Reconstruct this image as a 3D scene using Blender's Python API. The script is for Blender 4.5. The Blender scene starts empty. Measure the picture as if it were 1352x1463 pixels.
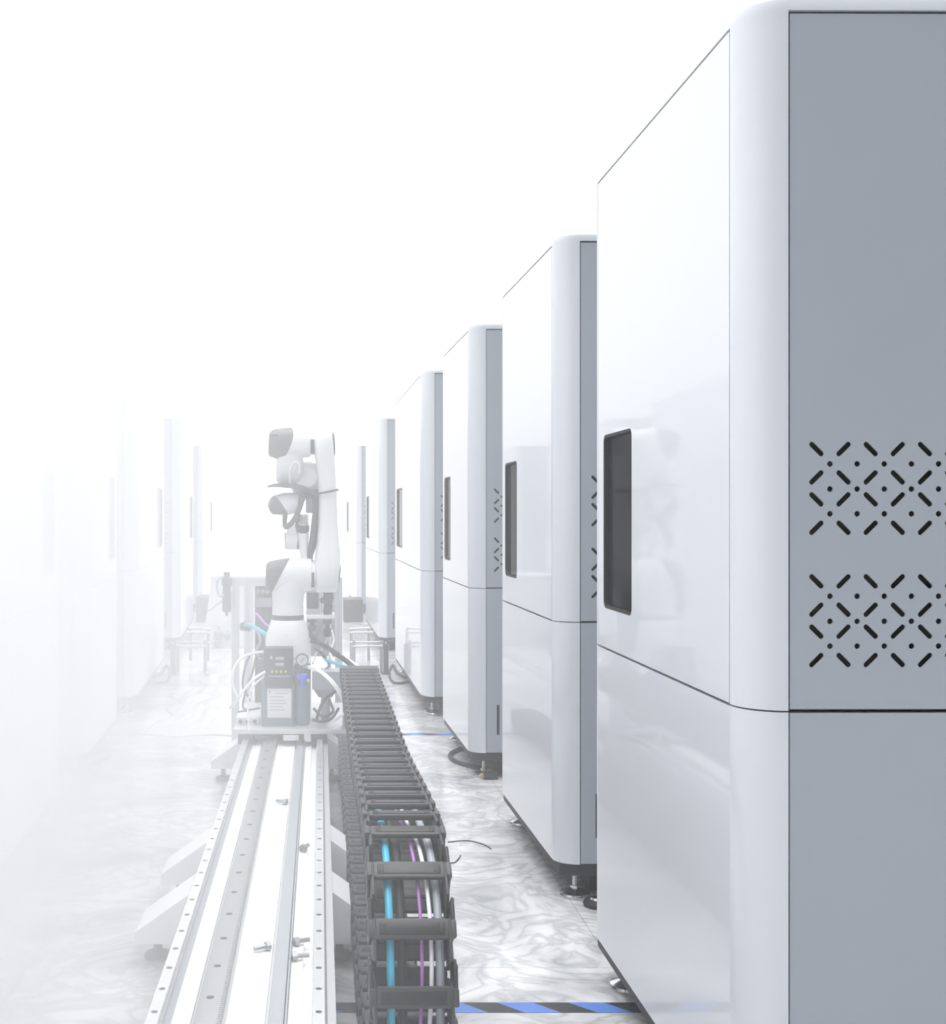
import bpy, bmesh, math, random
from mathutils import Vector, Matrix
random.seed(7)
SC = bpy.context.scene
COL = SC.collection
PI = math.pi

# ------------------------------------------------------------------ camera
FPX, VX, VY, EYE = 1680.0, 458.0, 737.0, 1.23
cam_d = bpy.data.cameras.new('camera')
cam = bpy.data.objects.new('camera', cam_d); COL.objects.link(cam)
cam.location = (0, 0, EYE); cam.rotation_euler = (PI/2, 0, 0)
cam_d.sensor_fit = 'HORIZONTAL'; cam_d.sensor_width = 36
cam_d.lens = 36*FPX/1352
cam_d.shift_x = (676-VX)/1352; cam_d.shift_y = (VY-731.5)/1352
cam_d.clip_start = 0.05; cam_d.clip_end = 500
SC.camera = cam

# ------------------------------------------------------------------ world: bright white hall light, dimmer and bluer behind the viewer
ZENITH = 5.6
W = bpy.data.worlds.new('world'); SC.world = W; W.use_nodes = True
nt = W.node_tree; nt.nodes.clear()
def N(t, ty, **k):
    n = t.nodes.new(ty)
    for a, v in k.items(): setattr(n, a, v)
    return n
wo = N(nt, 'ShaderNodeOutputWorld'); bg = N(nt, 'ShaderNodeBackground')
tc = N(nt, 'ShaderNodeTexCoord')
dp = N(nt, 'ShaderNodeVectorMath', operation='DOT_PRODUCT')
dp.inputs[1].default_value = (-0.52, 0.68, 0.52)
ramp = N(nt, 'ShaderNodeValToRGB')
e = ramp.color_ramp.elements
e[0].position = 0.22; e[0].color = (0.075, 0.085, 0.105, 1)
e[1].position = 0.80; e[1].color = (1.0, 1.0, 1.0, 1)
m_ = e.new(0.50); m_.color = (0.33, 0.355, 0.40, 1)
mr = N(nt, 'ShaderNodeMapRange'); mr.inputs[1].default_value = -1; mr.inputs[2].default_value = 1
nt.links.new(tc.outputs['Generated'], dp.inputs[0]); nt.links.new(dp.outputs['Value'], mr.inputs[0])
nt.links.new(mr.outputs[0], ramp.inputs[0]); nt.links.new(ramp.outputs[0], bg.inputs[0])
bg.inputs[1].default_value = 1.3
# extra brightness added straight overhead to lift the floor, bed and haze
sz = N(nt, 'ShaderNodeSeparateXYZ'); nt.links.new(tc.outputs['Generated'], sz.inputs[0])
zr = N(nt, 'ShaderNodeMapRange', interpolation_type='SMOOTHSTEP'); zr.inputs[1].default_value = .72; zr.inputs[2].default_value = 1.0
zr.inputs[3].default_value = 0; zr.inputs[4].default_value = ZENITH
nt.links.new(sz.outputs[2], zr.inputs[0])
bg2 = N(nt, 'ShaderNodeBackground'); bg2.inputs[0].default_value = (1, 1, 1, 1); nt.links.new(zr.outputs[0], bg2.inputs[1])
ads = N(nt, 'ShaderNodeAddShader'); nt.links.new(bg.outputs[0], ads.inputs[0]); nt.links.new(bg2.outputs[0], ads.inputs[1])
nt.links.new(ads.outputs[0], wo.inputs[0])

SC.view_settings.view_transform = 'Standard'; SC.view_settings.look = 'None'
SC.view_settings.gamma = 1.0; SC.view_settings.use_curve_mapping = False
SC.view_settings.exposure = 0.0
SC.cycles.use_denoising = True
SC.cycles.max_bounces = 36; SC.cycles.diffuse_bounces = 4; SC.cycles.glossy_bounces = 4
SC.cycles.transmission_bounces = 6; SC.cycles.transparent_max_bounces = 12
SC.cycles.volume_bounces = 32
SC.cycles.volume_step_rate = 2.0
SC.cycles.volume_max_steps = 128

# ------------------------------------------------------------------ materials
MATS = {}
def mat(name, col, rough=0.5, metal=0.0, spec=0.5, coat=0.0, trans=0.0, ior=1.45, vary=0.03, scale=6.0, bump=0.0):
    if name in MATS: return MATS[name]
    m = bpy.data.materials.new(name); m.use_nodes = True
    t = m.node_tree; b = t.nodes['Principled BSDF']
    b.inputs['Roughness'].default_value = rough; b.inputs['Metallic'].default_value = metal
    b.inputs['Specular IOR Level'].default_value = spec; b.inputs['Coat Weight'].default_value = coat
    b.inputs['Coat Roughness'].default_value = 0.03
    b.inputs['Transmission Weight'].default_value = trans; b.inputs['IOR'].default_value = ior
    co = N(t, 'ShaderNodeTexCoord'); no = N(t, 'ShaderNodeTexNoise')
    no.inputs['Scale'].default_value = scale; no.inputs['Detail'].default_value = 4
    t.links.new(co.outputs['Object'], no.inputs['Vector'])
    mx = N(t, 'ShaderNodeMix', data_type='RGBA')
    mx.inputs['A'].default_value = tuple(max(0, c*(1-vary)) for c in col) + (1,)
    mx.inputs['B'].default_value = tuple(min(1, c*(1+vary)) for c in col) + (1,)
    t.links.new(no.outputs['Fac'], mx.inputs['Factor']); t.links.new(mx.outputs['Result'], b.inputs['Base Color'])
    if bump:
        bp = N(t, 'ShaderNodeBump'); bp.inputs['Strength'].default_value = bump; bp.inputs['Distance'].default_value = 0.01
        t.links.new(no.outputs['Fac'], bp.inputs['Height']); t.links.new(bp.outputs['Normal'], b.inputs['Normal'])
    MATS[name] = m; return m

# ------------------------------------------------------------------ mesh helpers
class MB:
    def __init__(s): s.bm = bmesh.new()
    def _mark(s, before, mi):
        for f in s.bm.faces:
            if f not in before: f.material_index = mi
    def box(s, x0, x1, y0, y1, z0, z1, mi=0, bev=0.0, seg=2, rot=None):
        b4 = set(s.bm.faces)
        vs = bmesh.ops.create_cube(s.bm, size=1)['verts']
        M = Matrix.Translation(((x0+x1)/2, (y0+y1)/2, (z0+z1)/2))
        if rot is not None: M = M @ rot.to_4x4()
        M = M @ Matrix.Diagonal((abs(x1-x0), abs(y1-y0), abs(z1-z0), 1))
        bmesh.ops.transform(s.bm, matrix=M, verts=vs)
        if bev > 0:
            es = list({e for v in vs for e in v.link_edges})
            bmesh.ops.bevel(s.bm, geom=es, offset=bev, segments=seg, affect='EDGES', profile=0.5)
        s._mark(b4, mi); return s
    def loft(s, rings, mi=0, cap=True, close=False):
        """rings: lists of equally many points"""
        R = [[s.bm.verts.new(p) for p in r] for r in rings]
        n = len(R[0])
        m = len(R)
        for i in range(m if close else m-1):
            a, b = R[i], R[(i+1) % m]
            for k in range(n):
                f = s.bm.faces.new((a[k], a[(k+1) % n], b[(k+1) % n], b[k])); f.material_index = mi
        if cap and not close:
            for r in (list(reversed(R[0])), R[-1]):
                f = s.bm.faces.new(r); f.material_index = mi
        return s
    def lathe(s, prof, p0, axis, mi=0, seg=24, mis=None):
        """prof: (along, radius) pairs about axis from p0"""
        a = Vector(axis).normalized(); p0 = Vector(p0)
        u = a.orthogonal().normalized(); v = a.cross(u)
        rings = [[p0 + a*h + (u*math.cos(2*PI*k/seg) + v*math.sin(2*PI*k/seg))*max(r, 1e-4) for k in range(seg)] for h, r in prof]
        return s.loft(rings, mi)
    def cyl(s, p0, p1, r, mi=0, seg=16, r1=None, bev=0.0):
        p0, p1 = Vector(p0), Vector(p1); L = (p1-p0).length
        r1 = r if r1 is None else r1
        if bev: pr = [(0, r-bev), (bev*.3, r-bev*.3), (bev, r), (L-bev, r1), (L-bev*.3, r1-bev*.3), (L, r1-bev)]
        else: pr = [(0, r), (L, r1)]
        return s.lathe(pr, p0, p1-p0, mi, seg)
    def tube(s, pts, r, mi=0, seg=8, sub=6):
        P = spline(pts, sub); n = len(P)
        rings = []; t0 = (P[1]-P[0]).normalized(); u = t0.orthogonal().normalized()
        for i, p in enumerate(P):
            t = (P[min(i+1, n-1)]-P[max(i-1, 0)]).normalized()
            u = (u - t*u.dot(t)).normalized(); v = t.cross(u)
            rr = r[0] + (r[1]-r[0])*i/(n-1) if isinstance(r, tuple) else r
            rings.append([p + (u*math.cos(2*PI*k/seg)+v*math.sin(2*PI*k/seg))*rr for k in range(seg)])
        return s.loft(rings, mi)
    def prism(s, poly, vec, mi=0):
        """extrude the planar polygon (list of 3D points) along vec"""
        vec = Vector(vec)
        return s.loft([[Vector(p) for p in poly], [Vector(p)+vec for p in poly]], mi)
    def ell(s, c, r, mi=0, seg=20, rings=12, rot=None):
        b4 = set(s.bm.faces)
        vs = bmesh.ops.create_uvsphere(s.bm, u_segments=seg, v_segments=rings, radius=1)['verts']
        M = Matrix.Translation(c)
        if rot is not None: M = M @ rot.to_4x4()
        bmesh.ops.transform(s.bm, matrix=M @ Matrix.Diagonal((r[0], r[1], r[2], 1)), verts=vs)
        s._mark(b4, mi); return s
    def build(s, name, mats, parent=None, angle=35, kind=None):
        bmesh.ops.recalc_face_normals(s.bm, faces=s.bm.faces)
        me = bpy.data.meshes.new(name); s.bm.to_mesh(me); s.bm.free()
        return link(name, me, mats, parent, angle, kind)
def link(name, me, mats, parent=None, angle=35, kind=None):
    for p in me.polygons: p.use_smooth = True
    me.set_sharp_from_angle(angle=math.radians(angle))
    for m in (mats if isinstance(mats, (list, tuple)) else [mats]): me.materials.append(m)
    o = bpy.data.objects.new(name, me); COL.objects.link(o)
    if parent: o.parent = parent
    if kind: o['kind'] = kind
    return o
def spline(pts, sub=6):
    P = [Vector(p) for p in pts]
    if len(P) == 2: return P
    out = []
    for i in range(len(P)-1):
        a, b, c, d = P[max(i-1, 0)], P[i], P[i+1], P[min(i+2, len(P)-1)]
        for k in range(sub):
            t = k/sub
            out.append(0.5*((2*b)+(c-a)*t+(2*a-5*b+4*c-d)*t*t+(3*b-a-3*c+d)*t**3))
    out.append(P[-1]); return out
def plate(outer, holes, thick):
    """flat plate with real holes in the XY plane, from z=0 up to thick; returns a bmesh-ready mesh"""
    cu = bpy.data.curves.new('plate', 'CURVE'); cu.dimensions = '2D'; cu.fill_mode = 'BOTH'; cu.extrude = thick/2
    for loop in [outer]+holes:
        sp = cu.splines.new('POLY'); sp.points.add(len(loop)-1); sp.use_cyclic_u = True
        for p, q in zip(sp.points, loop): p.co = (q[0], q[1], 0, 1)
    ob = bpy.data.objects.new('plate', cu); COL.objects.link(ob)
    dg = bpy.context.evaluated_depsgraph_get()
    me = bpy.data.meshes.new_from_object(ob.evaluated_get(dg))
    bpy.data.objects.remove(ob); bpy.data.curves.remove(cu)
    me.transform(Matrix.Translation((0, 0, thick/2)))
    bm = bmesh.new(); bm.from_mesh(me); bmesh.ops.remove_doubles(bm, verts=bm.verts, dist=1e-6)
    bmesh.ops.recalc_face_normals(bm, faces=bm.faces); bm.to_mesh(me); bm.free()
    me.materials.clear()
    return me
def rrect(x0, x1, y0, y1, r, n=5):
    out = []
    for cx, cy, a in ((x1-r, y1-r, 0), (x0+r, y1-r, 90), (x0+r, y0+r, 180), (x1-r, y0+r, 270)):
        for k in range(n+1):
            t = math.radians(a+90*k/n); out.append((cx+r*math.cos(t), cy+r*math.sin(t)))
    return out
def thing(name, label, cat, loc=(0, 0, 0), rz=0.0, group=None):
    o = bpy.data.objects.new(name, None); COL.objects.link(o)
    o.location = loc; o.rotation_euler = (0, 0, rz); o.empty_display_size = 0.1
    return tag(o, label, cat, group)
def tag(o, label, cat, group=None):
    o['label'] = label; o['category'] = cat
    if group: o['group'] = group
    return o
def dup(o, parent=None):
    c = o.copy(); COL.objects.link(c); c.parent = parent
    for ch in list(o.children): dup(ch, c)
    return c
def at(px, py, Y):
    """the world point at depth Y seen at photo pixel (px, py)"""
    return Vector(((px-VX)*Y/FPX, Y, EYE-(py-VY)*Y/FPX))
def onfloor(px, py, z=0.0):
    Y = (EYE-z)*FPX/(py-VY); return at(px, py, Y)

# ------------------------------------------------------------------ palette
M_panel = mat('machine_white_paint', (0.72, 0.745, 0.79), 0.28, coat=0.55, vary=0.012, scale=2.0)
M_side = mat('machine_grey_paint', (0.41, 0.445, 0.49), 0.42, vary=0.03, scale=3.0)
M_core = mat('seam_black', (0.012, 0.012, 0.013), 0.7)
M_black = mat('chassis_black', (0.02, 0.02, 0.022), 0.55)
M_glass = mat('dark_window_glass', (0.02, 0.022, 0.025), 0.04, spec=0.5, ior=1.055)
M_chrome = mat('bright_steel', (0.78, 0.78, 0.78), 0.18, metal=1.0)
M_steel = mat('brushed_steel', (0.62, 0.63, 0.65), 0.32, metal=1.0)
M_rubber = mat('black_rubber', (0.018, 0.018, 0.018), 0.6)

# ------------------------------------------------------------------ floor
def floor_material():
    m = bpy.data.materials.new('marble_floor'); m.use_nodes = True
    t = m.node_tree; b = t.nodes['Principled BSDF']
    co = N(t, 'ShaderNodeTexCoord')
    n1 = N(t, 'ShaderNodeTexNoise'); n1.inputs['Scale'].default_value = 1.3; n1.inputs['Detail'].default_value = 8; n1.inputs['Distortion'].default_value = 2.2
    n2 = N(t, 'ShaderNodeTexNoise'); n2.inputs['Scale'].default_value = 3.4; n2.inputs['Detail'].default_value = 9; n2.inputs['Distortion'].default_value = 3.0
    t.links.new(co.outputs['Object'], n1.inputs['Vector']); t.links.new(co.outputs['Object'], n2.inputs['Vector'])
    r1 = N(t, 'ShaderNodeValToRGB'); r1.color_ramp.elements[0].position = .38; r1.color_ramp.elements[0].color = (.46, .47, .485, 1)
    r1.color_ramp.elements[1].position = .62; r1.color_ramp.elements[1].color = (.80, .80, .80, 1)
    r2 = N(t, 'ShaderNodeValToRGB'); r2.color_ramp.elements[0].position = .40; r2.color_ramp.elements[0].color = (1, 1, 1, 1)
    r2.color_ramp.elements[1].position = .60; r2.color_ramp.elements[1].color = (1, 1, 1, 1)
    v = r2.color_ramp.elements.new(.5); v.color = (.62, .63, .65, 1)
    t.links.new(n1.outputs['Fac'], r1.inputs[0]); t.links.new(n2.outputs['Fac'], r2.inputs[0])
    mu = N(t, 'ShaderNodeMix', data_type='RGBA', blend_type='MULTIPLY'); mu.inputs['Factor'].default_value = .8
    t.links.new(r1.outputs[0], mu.inputs['A']); t.links.new(r2.outputs[0], mu.inputs['B'])
    br = N(t, 'ShaderNodeTexBrick'); br.offset = 0; br.inputs['Scale'].default_value = 1.0
    br.inputs['Brick Width'].default_value = .8; br.inputs['Row Height'].default_value = .8; br.inputs['Mortar Size'].default_value = .0025
    br.inputs['Color1'].default_value = (1, 1, 1, 1); br.inputs['Color2'].default_value = (.93, .93, .94, 1); br.inputs['Mortar'].default_value = (.72, .72, .74, 1)
    t.links.new(co.outputs['Object'], br.inputs['Vector'])
    m2 = N(t, 'ShaderNodeMix', data_type='RGBA', blend_type='MULTIPLY'); m2.inputs['Factor'].default_value = 1
    t.links.new(mu.outputs['Result'], m2.inputs['A']); t.links.new(br.outputs['Color'], m2.inputs['B'])
    t.links.new(m2.outputs['Result'], b.inputs['Base Color'])
    b.inputs['Roughness'].default_value = .16; b.inputs['Specular IOR Level'].default_value = .5
    return m
f = MB(); f.box(-9, 9, -3, 20, -.1, 0)
floor = f.build('floor', floor_material(), kind='structure')

# ------------------------------------------------------------------ machine cabinets
CW, CL, CR, SEAM, TOP, BOT = 1.20, 1.13, 0.075, 0.891, 2.13, 0.12
GL = .004
def arc(cx, cy, r, a0, a1, n=10):
    return [(cx+r*math.cos(math.radians(a0+(a1-a0)*k/n)), cy+r*math.sin(math.radians(a0+(a1-a0)*k/n))) for k in range(n+1)]
def make_cabinet():
    root = thing('machine_cabinet', '', 'machine')
    # dark inner frame seen only in the seams and through the vents
    p = [(x, y, BOT) for x, y in rrect(.022, CW-.022, .022, CL-.022, CR-.02)]
    b = MB(); b.prism(p, (0, 0, TOP-.03-BOT)); b.build('inner_frame', M_core, root)
    # four rounded corner posts, each split at the seam height
    for cx, cy, a in ((CR, CR, 180), (CW-CR, CR, 270), (CW-CR, CL-CR, 0), (CR, CL-CR, 90)):
        b = MB()
        poly = arc(cx, cy, CR, a, a+90) + arc(cx, cy, CR-.025, a+90, a)
        b.prism([(x, y, BOT) for x, y in poly], (0, 0, SEAM-.0015-BOT))
        b.prism([(x, y, SEAM+.0015) for x, y in poly], (0, 0, TOP-.026-SEAM))
        b.build('corner_post', M_panel, root)
    # top cover with a rolled edge
    rings = []
    for ins, z in ((0, TOP-.0245), (0, TOP-.008), (.0025, TOP-.0025), (.008, TOP)):
        rings.append([(x, y, z) for x, y in rrect(ins, CW-ins, ins, CL-ins, CR-ins, 10)])
    b = MB(); b.loft(rings); b.build('top_cover', M_panel, root)
    # aisle side: door with a window, lower panel
    y0, y1 = CR+GL, CL-CR-GL
    wy0, wy1, wz0, wz1 = .726, .996, .994, 1.437
    me = plate([(y0, SEAM+.003), (y1, SEAM+.003), (y1, TOP-.030), (y0, TOP-.030)], [rrect(wy0, wy1, wz0, wz1, .02)], .02)
    me.transform(Matrix(((0, 0, 1, 0), (1, 0, 0, 0), (0, 1, 0, 0), (0, 0, 0, 1))))
    door = link('door', me, M_panel, root)
    ring = MB()
    o_, i_ = rrect(wy0, wy1, wz0, wz1, .02), rrect(wy0+.007, wy1-.007, wz0+.007, wz1-.007, .014)
    ring.loft([[(x, y, z) for y, z in q] for x, q in ((.0012, o_), (.0012, i_), (.016, i_), (.016, o_))], cap=False, close=True)
    ring.build('window_frame', M_rubber, door)
    me = plate(i_, [], .004); me.transform(Matrix(((0, 0, 1, .012), (1, 0, 0, 0), (0, 1, 0, 0), (0, 0, 0, 1))))
    link('window_pane', me, M_glass, door)
    b = MB(); b.box(0, .02, CR, CL-CR, BOT, SEAM-.0025); b.build('lower_panel', M_panel, root)
    # near side: perforated panel above, plain panel below
    x0, x1 = CR+.0018, CW-CR-.0018
    holes = []
    for base in (0, .2293):
        for r in range(4):
            zz = 1.3457 - (0, .0492, .0872, .1364)[r] - base
            for c in range(21):
                xx = .1246+.0472*c
                d = -1 if (c+r) % 2 == 0 else 1
                ax = Vector((1, d)).normalized(); nx = Vector((-ax.y, ax.x)); h, w = .0115, .0047
                L = []
                for k in range(7):
                    t = -PI/2+PI*k/6; q = Vector((xx, zz))+ax*h+ax*w*math.cos(t)+nx*w*math.sin(t); L.append((q.x, q.y))
                for k in range(7):
                    t = PI/2+PI*k/6; q = Vector((xx, zz))-ax*h+ax*w*math.cos(t)+nx*w*math.sin(t); L.append((q.x, q.y))
                holes.append(L)
        for r in range(3):
            zz = 1.3457 - (.0257, .0692, .1122)[r] - base
            for c in range(20):
                xx = .1246+.0236+.0472*c
                holes.append([(xx+.0052*math.cos(2*PI*k/10), zz+.0052*math.sin(2*PI*k/10)) for k in range(10)])
    me = plate([(x0+.0015, SEAM+.004), (x1-.0015, SEAM+.004), (x1-.0015, TOP-.030), (x0+.0015, TOP-.030)], holes, .003)
    me.transform(Matrix(((1, 0, 0, 0), (0, 0, -1, .005), (0, 1, 0, 0), (0, 0, 0, 1))))
    link('vent_panel', me, M_side, root)
    b = MB(); b.box(x0+.0015, x1-.0015, .002, .02, BOT+.002, SEAM-.0025); b.build('side_panel', M_side, root)
    b = MB(); b.box(.126, .138, -.0005, .004, .205, .345); b.build('cable_slot', M_core, root)
    b = MB(); b.box(x0+.0015, x1-.0015, CL-.02, CL-.002, BOT+.002, TOP-.03); b.build('rear_panel', M_side, root)
    b = MB(); b.box(CW-.02, CW, CR, CL-CR, BOT, TOP-.03); b.build('outer_panel', M_panel, root)
    # chassis and levelling feet
    b = MB(); b.box(.012, CW-.012, .02, CL-.02, .078, BOT-.0005, bev=.006); b.build('chassis', M_black, root)
    b = MB(); b.box(.13, CW-.13, .11, CL-.11, .004, .0775, bev=.004); b.build('underside_shade_block', M_black, root)  # black block standing in for the deep shadow under the cabinet
    for fx, fy in ((.075, .075), (CW-.075, .075), (.075, CL-.10), (CW-.075, CL-.10)):
        b = MB()
        b.lathe([(0, .047), (.006, .050), (.012, .048), (.024, .020), (.026, .014)], (fx, fy, 0), (0, 0, 1), 0, 28)
        b.lathe([(.0255, .014), (.034, .014)], (fx, fy, 0), (0, 0, 1), 0, 6)
        ft = b.build('levelling_foot', M_chrome, root)
        b = MB(); b.cyl((fx, fy, .034), (fx, fy, .078), .008, 0, 14); b.build('stem', M_steel, ft)
    return root
cab0 = make_cabinet()
def place_cab(first, Xn, Yn, k, rz, label, mirror=False):
    o = cab0 if first else dup(cab0)
    o.location = (Xn, Yn, 0); o.rotation_euler = (0, 0, rz); o.scale = (-1 if mirror else 1, k, 1)
    tag(o, label, 'machine', 'machine cabinets lining the aisle')
    return o
RIGHT = [(.735, 2.034, 1.00, .006, 'nearest white machine cabinet of the right-hand row, grey vented end cropped by the frame'),
         (.751, 3.74, .92, .022, 'second machine cabinet of the right-hand row, half hidden behind the huge nearest one'),
         (.700, 5.50, .914, .027, 'third machine cabinet of the right-hand row, black cable looping out under its near corner'),
         (.625, 7.20, 1.93, .018, 'fourth machine cabinet of the right-hand row, beside the far half of the cable chain'),
         (.534, 10.7, 1.90, .022, 'fifth machine cabinet of the right-hand row, second from the far end of the aisle'),
         (.444, 14.8, 3.2, .013, 'last and smallest machine cabinet of the right-hand row, just right of the robot arm')]
for i, (x, y, k, rz, lab) in enumerate(RIGHT): place_cab(i == 0, x, y, k, rz, lab)
LEFT = [(-1.010, 3.74, .92, .047, 'nearest machine cabinet of the left-hand row, almost lost in white haze at the photo edge'),
        (-1.082, 5.50, .914, .042, 'tall faint machine cabinet of the left-hand row, second from the left photo edge'),
        (-1.127, 7.20, 1.93, .051, 'pale machine cabinet in the middle of the left-hand row, third from the left photo edge'),
        (-1.278, 10.7, 1.90, .049, 'machine cabinet of the left-hand row, second from the far end of the aisle'),
        (-1.475, 14.8, 3.2, .057, 'last and smallest machine cabinet of the left-hand row, beside the white bench')]
for x, y, k, rz, lab in LEFT: place_cab(False, x, y, k, rz, lab, True)

# ------------------------------------------------------------------ palette of the aisle
M_bed = mat('white_bed_paint', (0.84, 0.85, 0.86), 0.35, vary=.015)
M_alu = mat('anodised_aluminium', (0.70, 0.71, 0.73), 0.34, metal=.55)
M_rail = mat('ground_rail_steel', (0.80, 0.81, 0.82), 0.22, metal=.6)
M_rack = mat('rack_steel', (0.42, 0.42, 0.43), 0.38, metal=.7)
M_groove = mat('grey_groove', (0.40, 0.43, 0.46), 0.4, metal=.3)
M_hole = mat('bolt_hole_dark', (0.06, 0.06, 0.06), 0.6)
M_chain = mat('chain_plastic', (0.025, 0.025, 0.026), 0.42, vary=.1)
M_chain2 = mat('chain_plastic_worn', (0.055, 0.055, 0.057), 0.45, vary=.15)
M_rob = mat('robot_white', (0.90, 0.90, 0.90), 0.32, vary=.01)
M_cap = mat('robot_grey_cap', (0.085, 0.083, 0.08), 0.45)
M_dark = mat('dark_plastic', (0.04, 0.04, 0.042), 0.5)
M_cyan = mat('cyan_hose', (0.06, 0.48, 0.68), 0.35)
M_lilac = mat('lilac_cable', (0.42, 0.16, 0.50), 0.4)
M_white = mat('white_tube', (0.86, 0.86, 0.87), 0.3)
M_wsheet = mat('white_sheet_metal', (0.82, 0.82, 0.83), 0.4, vary=.01)
M_gsheet = mat('grey_sheet_metal', (0.40, 0.43, 0.48), 0.45)
M_blue = mat('blue_knob', (0.06, 0.10, 0.75), 0.35)
M_bowl = mat('smoky_blue_plastic', (0.16, 0.22, 0.28), 0.2)
M_film = mat('plastic_film', (0.54, 0.55, 0.56), 0.25, vary=.12, scale=4, bump=.6)
M_gpanel = mat('grey_back_panel', (0.42, 0.43, 0.45), 0.5, vary=.12, scale=14)
M_led = mat('yellow_key', (0.55, 0.45, 0.10), 0.5)
M_face = mat('pale_dial', (0.62, 0.63, 0.60), 0.4)

# ------------------------------------------------------------------ hazard tape on the floor
def tape_material():
    m = bpy.data.materials.new('hazard_tape'); m.use_nodes = True
    t = m.node_tree; b = t.nodes['Principled BSDF']; b.inputs['Roughness'].default_value = .4
    co = N(t, 'ShaderNodeTexCoord'); s = N(t, 'ShaderNodeSeparateXYZ'); t.links.new(co.outputs['Object'], s.inputs[0])
    ad = N(t, 'ShaderNodeMath', operation='ADD'); t.links.new(s.outputs[0], ad.inputs[0]); t.links.new(s.outputs[1], ad.inputs[1])
    a2 = N(t, 'ShaderNodeMath', operation='ADD'); t.links.new(ad.outputs[0], a2.inputs[0]); a2.inputs[1].default_value = 18-.355-.03
    mo = N(t, 'ShaderNodeMath', operation='MODULO'); t.links.new(a2.outputs[0], mo.inputs[0]); mo.inputs[1].default_value = .18
    lt = N(t, 'ShaderNodeMath', operation='LESS_THAN'); t.links.new(mo.outputs[0], lt.inputs[0]); lt.inputs[1].default_value = .09
    mx = N(t, 'ShaderNodeMix', data_type='RGBA'); mx.inputs['A'].default_value = (.09, .21, .60, 1); mx.inputs['B'].default_value = (.02, .02, .022, 1)
    t.links.new(lt.outputs[0], mx.inputs['Factor']); t.links.new(mx.outputs['Result'], b.inputs['Base Color'])
    return m
M_tape = tape_material()
for y, x0, x1, lab in ((2.94, -.30, 1.9, 'blue and black hazard tape across the floor beside the nearest machine cabinet'),
                       (6.62, -2.0, 1.8, 'blue and black hazard tape far down the aisle beside the third cabinets')):
    b = MB(); b.box(x0, x1, -.03, .03, .0, .0008)
    o = b.build('floor_tape', M_tape); o.location = (0, y, .0003); tag(o, lab, 'tape')

# ------------------------------------------------------------------ linear track (seventh axis) the robot rides on
T0, T1, BX0, BX1 = 1.55, 6.2, -.348, .028
track = thing('linear_track', 'long white linear track with two drilled guide rails carrying the robot', 'track', (0, 0, 0))
b = MB(); b.box(BX0, BX1, T0, T1, .10, .200, bev=.004)
b.box(-.300, -.262, T0, T1, .200, .2125); b.box(-.190, -.112, T0, T1, .200, .2145); b.box(-.066, -.040, T0, T1, .200, .2125)
for x in (-.290, -.281): b.box(x, x+.002, T0, T1, .2125, .215)
b.build('bed', M_bed, track)
for x0, x1 in ((-.3445, -.3185), (-.0165, .0095)):
    b = MB(); xm = (x0+x1)/2
    prof = [(x0, .200), (x0, .212), (x0+.004, .217), (x0+.004, .226), (x0, .232), (x0, .239), (x0+.001, .240), (x1-.001, .240), (x1, .239), (x1, .232), (x1-.004, .226), (x1-.004, .217), (x1, .212), (x1, .200)]
    b.prism([(x, T0, z) for x, z in prof], (0, T1-T0, 0))
    y = 1.66
    while y < T1:
        b.cyl((xm, y, .2395), (xm, y, .2404), .0066, 1, 16); b.cyl((xm, y, .2396), (xm, y, .2402), .0078, 0, 16); y += .1145
    b.build('guide_rail', [M_rail, M_hole], track)
    s = MB(); s.box(x1+.0005, x1+.017, T0, T1, .2, .207) ; s.build('rail_shade_edge', M_groove, track)  # grey strip: painted shaded side of the left rail, outer edge of the right
b = MB(); b.box(-.251, -.204, T0, T1, .200, .235, bev=.001)
y = T0
while y < T1-.01:
    b.prism([(-.204, y, .235), (-.204, y+.0085, .235), (-.1975, y+.006, .235), (-.1975, y+.0025, .235)], (0, 0, -.02)); y += .0105
y = 1.75
while y < T1:
    b.cyl((-.228, y, .2346), (-.228, y, .2354), .0085, 1, 14); y += .17
b.build('gear_rack', [M_rack, M_hole], track)
b = MB(); b.box(-.105, -.074, T0, T1, .200, .2175, bev=.0015); b.box(-.0715, -.068, T0, T1, .2, .222); b.build('cover_strip', M_groove, track)
b = MB(); b.box(BX1, BX1+.004, T0, T1, .12, .216); b.box(BX1-.014, BX1+.0035, T0, T1, .2, .218); b.build('side_lip', M_alu, track)
def outrigger(y, side):
    b = MB(); s = side; xo = BX0 if s < 0 else BX1+.004
    reach = .155 if s < 0 else .05
    zt, zo = (.205, .096) if s < 0 else (.205, .17)
    xe = xo+s*reach
    tri = [(xo, zt), (xe, zo), (xe, .072), (xo, .072)]
    for yy in (y, y+.185): b.prism([(x, yy, z) for x, z in tri], (0, .006, 0))
    b.prism([(xo, y, zt), (xe, y, zo), (xe, y, zo+.004), (xo, y, zt+.004)], (0, .191, 0))
    b.box(min(xe, xo), max(xe, xo), y, y+.19, .068, .072)
    w = b.build('outrigger', M_wsheet, track)
    fx, fy = xe-s*.05, y+.09
    if s > 0: fx = xo+.02
    f_ = MB(); f_.lathe([(0, .036), (.008, .038), (.014, .034), (.02, .014), (.024, .012), (.068, .012)], (fx, fy, 0), (0, 0, 1), 0, 22)
    f_.build('levelling_foot', M_dark, w)
for y in (3.19, 3.70, 5.40):
    outrigger(y, -1); outrigger(y, 1)
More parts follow.
